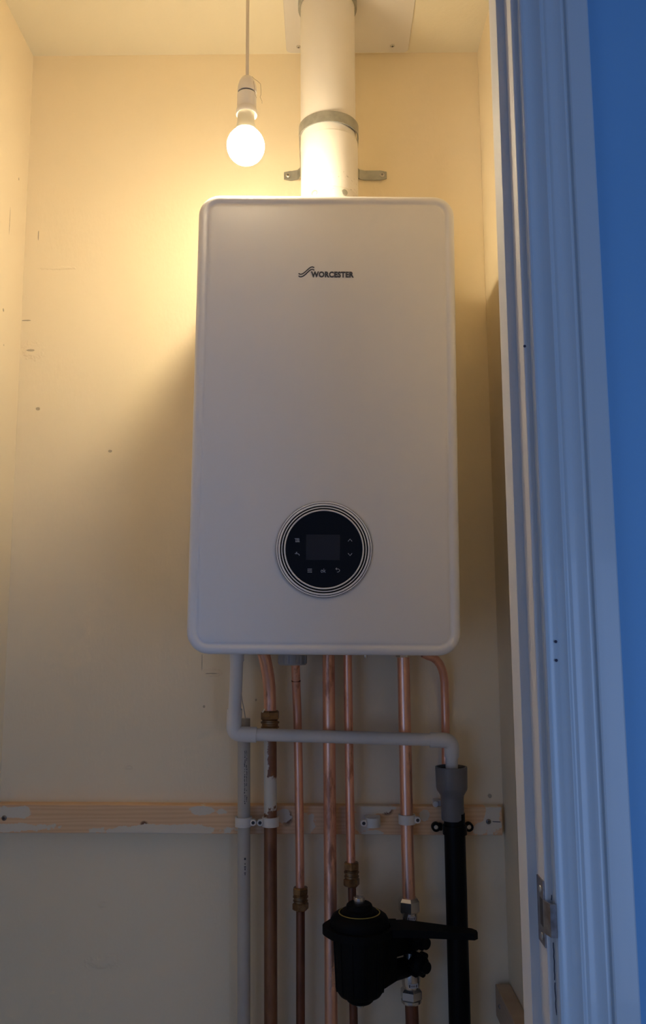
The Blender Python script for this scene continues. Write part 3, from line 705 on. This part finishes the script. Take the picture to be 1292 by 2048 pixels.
MB().tube([at(903.5, 1505, YCr+.008), at(903.5, 1530, YD-.006), at(904, 1552, YD)], .0108, 24).build('drop_pipe', 'white_plastic', pc)

# black waste pipe with grey reducer
wz0 = at(903, 1534, YD)
a_, b_ = through(((909, 1650), (919.5, 2048)), YD)
pw = thing('waste_pipe', (line_x(a_, b_, 0), YD, 0), 'black waste pipe with a grey reducer socket on top at right', 'pipe')
MB().tube([(a_.x, YD, a_.z+.02), (b_.x, YD, b_.z), (line_x(a_, b_, 0), YD, 0)], .0182, 36).build('pipe', 'black_plastic', pw)
def Z(py, Y=YD): return at(905, py, Y).z
zr0 = Z(1643); prof_ = [(.0188, Z(1640)), (.0196, Z(1637)), (.0198, Z(1597)), (.0205, Z(1590)), (.0262, Z(1579)), (.0270, Z(1574)), (.0276, Z(1546)), (.0278, Z(1535)), (.0274, Z(1533)), (.0245, Z(1533)), (.0240, Z(1537)), (.0235, Z(1575))]
rd = MB().lathe(prof_, (at(903.5, 1560, YD).x, YD, 0), (0, 0, 1), 48, False)
for i, v in enumerate(rd.v): v.x += (prof_[0][1]+.10-v.z)*.010-.0006
rd.build('reducer', 'grey_plastic', pw, 40)
MB().lathe([(.0240, Z(1541)), (.0240, Z(1538)), (.0120, Z(1537.5))], (at(903.5, 1560, YD).x, YD, 0), (0, 0, 1), 40).build('rubber_seal', 'dark_rubber', pw)

# black saddle clip on the batten
q = at(905, 1652, YB)
bc = thing('pipe_clip', (q.x, YB, q.z-.008), 'black saddle clip holding the black waste pipe to the batten', 'clip')
px0 = at(909.5, 1652, YD).x
MB().annulus(.0184, .0208, -.0075, .0075, (px0, YD, q.z), n=40).build('saddle', 'black_plastic', bc, 40)
for s_, px_c in ((-1, 872), (1, 938)):
    qq = at(px_c, 1653, YB-.008)
    l_ = MB().lathe([(.0078, 0), (.0078, .010), (.0070, .012), (.0050, .012), (.0048, .007), (.0001, .007)], (qq.x, YB-.0001, q.z), (0, -1, 0), 24)
    l_.bbox((min(qq.x, px0+s_*.0195), YB-.0095, q.z-.006), (max(qq.x, px0+s_*.0195), YB-.0001, q.z+.006), .001)
    l_.build('lug', 'black_plastic', bc, 35)
    MB().lathe([(.0040, .007), (.0036, .0098), (.0018, .0102), (.0001, .0094)], (qq.x, YB, q.z), (0, -1, 0), 18).build('screw', 'screw', bc)

# white pipe clips: a ring round the pipe, foot on the batten, side lug with a dark pin
def make_clip(label, cx_, zc2, side=1, r=.0115, yp=YP, empty=False):
    t = thing('pipe_clip.000', (cx_, YB, zc2-.008), label, 'clip', 'white pipe clips on the batten'); t.name = 'pipe_clip'
    h = .0078
    n = 36; a0, a1 = (0, 2*math.pi) if not empty else (math.radians(-215), math.radians(35))
    a0, a1 = (math.radians(0), math.radians(360)) if not empty else (math.radians(180), math.radians(365))
    if not empty:
        MB().annulus(r+.0002, r+.0032, -h, h, (cx_, yp, zc2), n=n).build('band', 'clip', t, 40)
    else:
        ringv = []
        for k in range(n+1):
            a = a0+(a1-a0)*k/n; c_, s_ = math.cos(a), math.sin(a)
            ringv.append([(cx_+(r+.0002)*c_, yp+(r+.0002)*s_, zc2-h), (cx_+(r+.0032)*c_, yp+(r+.0032)*s_, zc2-h), (cx_+(r+.0032)*c_, yp+(r+.0032)*s_, zc2+h), (cx_+(r+.0002)*c_, yp+(r+.0002)*s_, zc2+h)])
        MB().loft(ringv).build('band', 'clip', t, 40)
        MB().bbox((cx_-side*.0-.014, yp+.001, zc2-h), (cx_+.014, YB-.0002, zc2+h), .001).build('back_rest', 'clip', t, 30)
    MB().bbox((cx_-.007, yp+r+.0015, zc2-h*.95), (cx_+.007, YB-.0001, zc2+h*.95), .001).build('foot', 'clip', t, 30)
    lx2 = cx_+side*(r+.006)
    l_ = MB().bbox((min(cx_+side*(r+.0010), lx2), yp-.010, zc2-.0055), (max(cx_+side*(r+.0010), lx2), yp-.001, zc2+.0055), .001)
    l_.lathe([(.0052, .0), (.0056, .002), (.0056, .009), (.0048, .010), (.0001, .010)], (lx2, yp-.001, zc2), (0, -1, 0), 22)
    l_.build('lug', 'clip', t, 35)
    MB().lathe([(.0030, .0098), (.0028, .0107), (.0013, .0104), (.0001, .0108)], (lx2, yp-.001, zc2), (0, -1, 0), 16).build('pin', 'clip_hole', t)
    return t
def xon(px, py, Y=YP): return at(px, py, Y).x
make_clip('white clip round the ivory plastic pipe, leftmost on the batten', xon(487, 1646), at(487, 1646, YP-.012).z, 1)
make_clip('white clip round the paint-splashed brown pipe, pin on its left', xon(541, 1646), at(541, 1646, YP-.012).z, -1)
make_clip('empty white clip holding no pipe, alone in the batten gap', xon(745, 1647), at(745, 1647, YP-.012).z, -1, .0095, YP, True)
make_clip('white clip round the thick copper pipe near the grey fitting', xon(814, 1641), at(814, 1641, YP-.012).z, 1)
q = at(874, 1606, 1.565)
ct = thing('pipe_clip', (q.x, 1.565, q.z-.006), 'small white clip half hidden left of the grey reducer above the batten', 'clip', 'white pipe clips on the batten')
MB().bbox((q.x-.007, 1.560, q.z-.0055), (q.x+.007, 1.5785, q.z+.0055), .0015).build('foot', 'clip', ct, 30)
MB().lathe([(.0048, 0), (.0052, .002), (.0050, .006), (.0001, .006)], (q.x-.004, 1.5605, q.z), (0, -1, 0), 20).build('lug', 'clip', ct, 35)

# ------------------------------------------------------------------ filter, its valves and the spanner
YFt = 1.455
fc = at(719, 1850, YFt); fxx = fc.x
def ZF(py, dy=0.0): return at(720, py, YFt+dy).z
ft = thing('heating_filter', (fxx, YFt, ZF(2010)), 'black canister heating filter with steel valves on the right copper pipe', 'filter')
zflange_t, zflange_b = ZF(1853), ZF(1868)
SC = .94*YFt/F      # metres per pixel about here
body = [(.0001, ZF(2004)), (.018, ZF(2003)), (.0215, ZF(1999)), (.023, ZF(1993)), (.0335, ZF(1987)), (.0375, ZF(1979)), (.0385, ZF(1970)), (.0400, ZF(1930)), (.0415, ZF(1885)), (.0420, zflange_b), (.0420, zflange_t-.003)]
bd = MB().lathe(body, (fxx, YFt, 0), (0, 0, 1), 56)
for k in range(12):
    a = k*math.pi/6+.2
    bd.tube([(fxx+(r+.0004)*math.cos(a), YFt+(r+.0004)*math.sin(a), z) for r, z in body[5:10]], .0012, 6)
bd.build('canister', 'black_matt', ft, 40)
lid = [(.0425, zflange_b+.001), (.0475, zflange_b+.003), (.0478, ZF(1846)), (.0470, ZF(1838)), (.0440, ZF(1831)), (.0385, ZF(1826)), (.0340, ZF(1824.5)), (.0335, ZF(1824.5))]
MB().lathe(lid, (fxx, YFt, 0), (0, 0, 1), 56).build('lid', 'black_matt', ft, 45)
zt0 = ZF(1824.5)
MB().annulus(.0322, .0338, 0, .0008, (fxx, YFt, zt0), n=56).build('yellow_ring', 'brass_ring', ft, 30)
kb = MB().lathe([(.0285, zt0), (.0280, zt0+.004), (.0225, zt0+.0065), (.0205, zt0+.0125), (.0180, zt0+.0145), (.0001, zt0+.0145)], (fxx, YFt, 0), (0, 0, 1), 40)
kb.build('top_cap', 'black_matt', ft, 35)
z9 = zt0+.0144
MB().lathe([(.0088, z9), (.0090, z9+.001), (.0090, z9+.0085), (.0080, z9+.0095), (.0060, z9+.0095), (.0058, z9+.0075), (.0001, z9+.0075)], (fxx, YFt, 0), (0, 0, 1), 28).build('bleed_valve', 'chrome', ft, 35)
MB().lathe([(.0060, ZF(2013)), (.0065, ZF(2011)), (.0065, ZF(2003))], (fxx, YFt, 0), (0, 0, 1), 18).build('drain_plug', 'chrome', ft, 35)
# manifold block reaching back-right to the valves
vx = at(822, 1900, YP).x
zA, zBm = ZF(1874), ZF(1976)
mb = MB().loft([[(fxx+.020, YFt-.015, z+o), (fxx+.062, YFt+.028, z+o*.4), (fxx+.066, YP+.008, z+o*.4), (fxx+.030, YP+.008, z+o)] for z, o in ((zBm, .0), (zBm+.02, .0), (zA-.02, .0), (zA, .0))])
mb.build('manifold', 'black_matt', ft, 30)
def arm(py):
    z = at(800, py, YP-.01).z
    MB().tube([(fxx+.035, YFt+.03, z), (fxx+.058, YP-.02, z), (vx, YP, z)], [.0170, .0165, .0155], 24).build('port', 'black_matt', ft, 45)
    return z
zv1, zv2 = arm(1889), arm(1936)
def ZP(py): return at(820, py, YP-.012).z
# valve bodies
def vlathe(pf, name, mat, n=32, ph=0.0, sm=35): return MB().lathe(pf, (vx_, YP, 0), (0, 0, 1), n, True, ph).build(name, mat, ft, sm)
vx_ = at(818, 1815, YP).x
def hexn(z0, z1, r, ph): 
    h = z1-z0
    return vlathe([(r*.84, z0), (r, z0+h*.12), (r, z1-h*.22), (r*.80, z1)], 'nut', 'chrome', 6, ph, 20)
hexn(ZP(1829), ZP(1799), .0188, .62)
vx_ = at(820, 1850, YP).x
vlathe([(.0125, ZP(1905)), (.0140, ZP(1880)), (.0140, ZP(1848)), (.0128, ZP(1846)), (.0128, ZP(1829))], 'valve', 'chrome')
vx_ = at(822, 1960, YP).x
vlathe([(.0128, ZP(1983)), (.0150, ZP(1976)), (.0160, ZP(1966)), (.0150, ZP(1950)), (.0130, ZP(1925)), (.0125, ZP(1908))], 'valve', 'chrome')
hexn(ZP(2004), ZP(1981), .0190, .62)
vlathe([(.0150, ZP(2012)), (.0172, ZP(2009)), (.0172, ZP(2004))], 'nut', 'chrome', 28)
# black wing knobs, axis towards the viewer and the right
for (zk_, pxk, pyk, R_) in ((zv1, 836, 1884, .0150), (zv2, 838, 1932, .0195)):
    d_ = Vector((.55, -.80, .0)).normalized(); c_ = Vector((vx+.002, YP-.010, at(pxk, pyk, YP-.03).z))
    kn = MB().lathe([(.010, 0), (.0125, .004), (R_*.88, .010), (R_*.88, .020), (R_*.70, .026), (.010, .028), (.0092, .036), (.0001, .037)], c_, d_, 32)
    u_ = Vector((0, 0, 1)); v_ = d_.cross(u_)
    for k in range(6):
        a = k*math.pi/3+.3; o_ = c_ + (u_*math.cos(a)+v_*math.sin(a))*R_*.82
        kn.tube([o_+d_*.009, o_+d_*.021], R_*.27, 10)
    kn.build('valve_knob', 'black_matt', ft, 40)
# printed labels on the two valves
def vlabel(px, py, cxv, rad):
    z = at(px, py, YP-rad).z
    t_ = MB(); rings_ = []
    for k in range(9):
        a = math.radians(-90-22+ (k/8)*62); c_, s_ = math.cos(a), math.sin(a)
        rings_.append([(cxv+(rad+e_)*c_, YP+(rad+e_)*s_, z+h_) for e_, h_ in ((-.0004, -.0035), (.0003, -.0035), (.0003, .0035), (-.0004, .0035))])
    lo = t_.loft(rings_).build('valve_label', 'label', ft, 40)
    k_ = MB()
    for i, (aa, wd, hh_) in enumerate(((-104, 7, .0022), (-94, 3, .0012), (-87, 3, .0014), (-80, 3, .0012), (-73, 3, .0014), (-62, 5, .0020))):
        a0_, a1_ = math.radians(aa-wd/2), math.radians(aa+wd/2)
        k_.loft([[(cxv+(rad+e_)*math.cos(a), YP+(rad+e_)*math.sin(a), z+h_) for e_, h_ in ((0, -hh_), (.0006, -hh_), (.0006, hh_), (0, hh_))] for a in (a0_, a1_)])
    k_.build('label_print', 'clip_hole', lo, 0)
vlabel(825, 1838, at(820, 1850, YP).x, .0131)
vlabel(826, 1973, at(822, 1960, YP).x, .0160)

# spanner left hanging round the filter head, handle across to the waste pipe
zsp0, zsp1 = ZF(1866), ZF(1850)
spn = thing('filter_spanner', (fxx, YFt, zsp0), 'flat black ring spanner left around the filter head, handle reaching right past the waste pipe', 'spanner')
hx = at(945, 1855, 1.47).x
ring_o = []
ro_, ri_ = .0600, .0482
out = []
yH = 1.462
# outline of the spanner seen from above: ring with two lugs, tapering handle
for k in range(0, 61):
    a = math.radians(25+310*k/60)
    bulge = .004*math.exp(-((math.degrees(a)-180)/16)**2)
    out.append((fxx+(ro_-.004+bulge)*math.cos(a), YFt+(ro_-.004+bulge)*math.sin(a)))
hnd = [(fxx+.085, YFt-.013), (hx-.006, YFt+.012), (hx, YFt+.017), (hx, YFt+.027), (hx-.006, YFt+.032), (fxx+.085, YFt+.022)]
n_in = 60
inner = [(fxx+ri_*math.cos(math.radians(25+310*k/60)), YFt+ri_*math.sin(math.radians(25+310*k/60))) for k in range(0, 61)]
# ring as a loft of sections
MB().loft([[(ox, oy, zsp0), (ox, oy, zsp1), (ix, iy, zsp1), (ix, iy, zsp0)] for (ox, oy), (ix, iy) in zip(out, inner)]).build('ring', 'black_matt', spn, 35)
hp = [out[0], (fxx+.075, YFt+.026), (hx-.006, YFt-.020+.005), (hx, YFt-.024), (hx, YFt-.034), (hx-.006, YFt-.040), (fxx+.080, YFt-.024), out[-1], (fxx+ri_*.93, YFt-.0235), (fxx+.0500, YFt-.008), (fxx+.0500, YFt+.008), (fxx+ri_*.93, YFt+.0235)]
def hz(x, top):   # the handle thins slightly along its length
    t = max(0, min(1, (x-fxx-.05)/(hx-fxx-.05))); return (zsp1-.001*t) if top else (zsp0+.0015*t)
MB().loft([[(x, y, hz(x, False)) for x, y in hp], [(x, y, hz(x, True)) for x, y in hp]]).build('handle', 'black_matt', spn, 30)
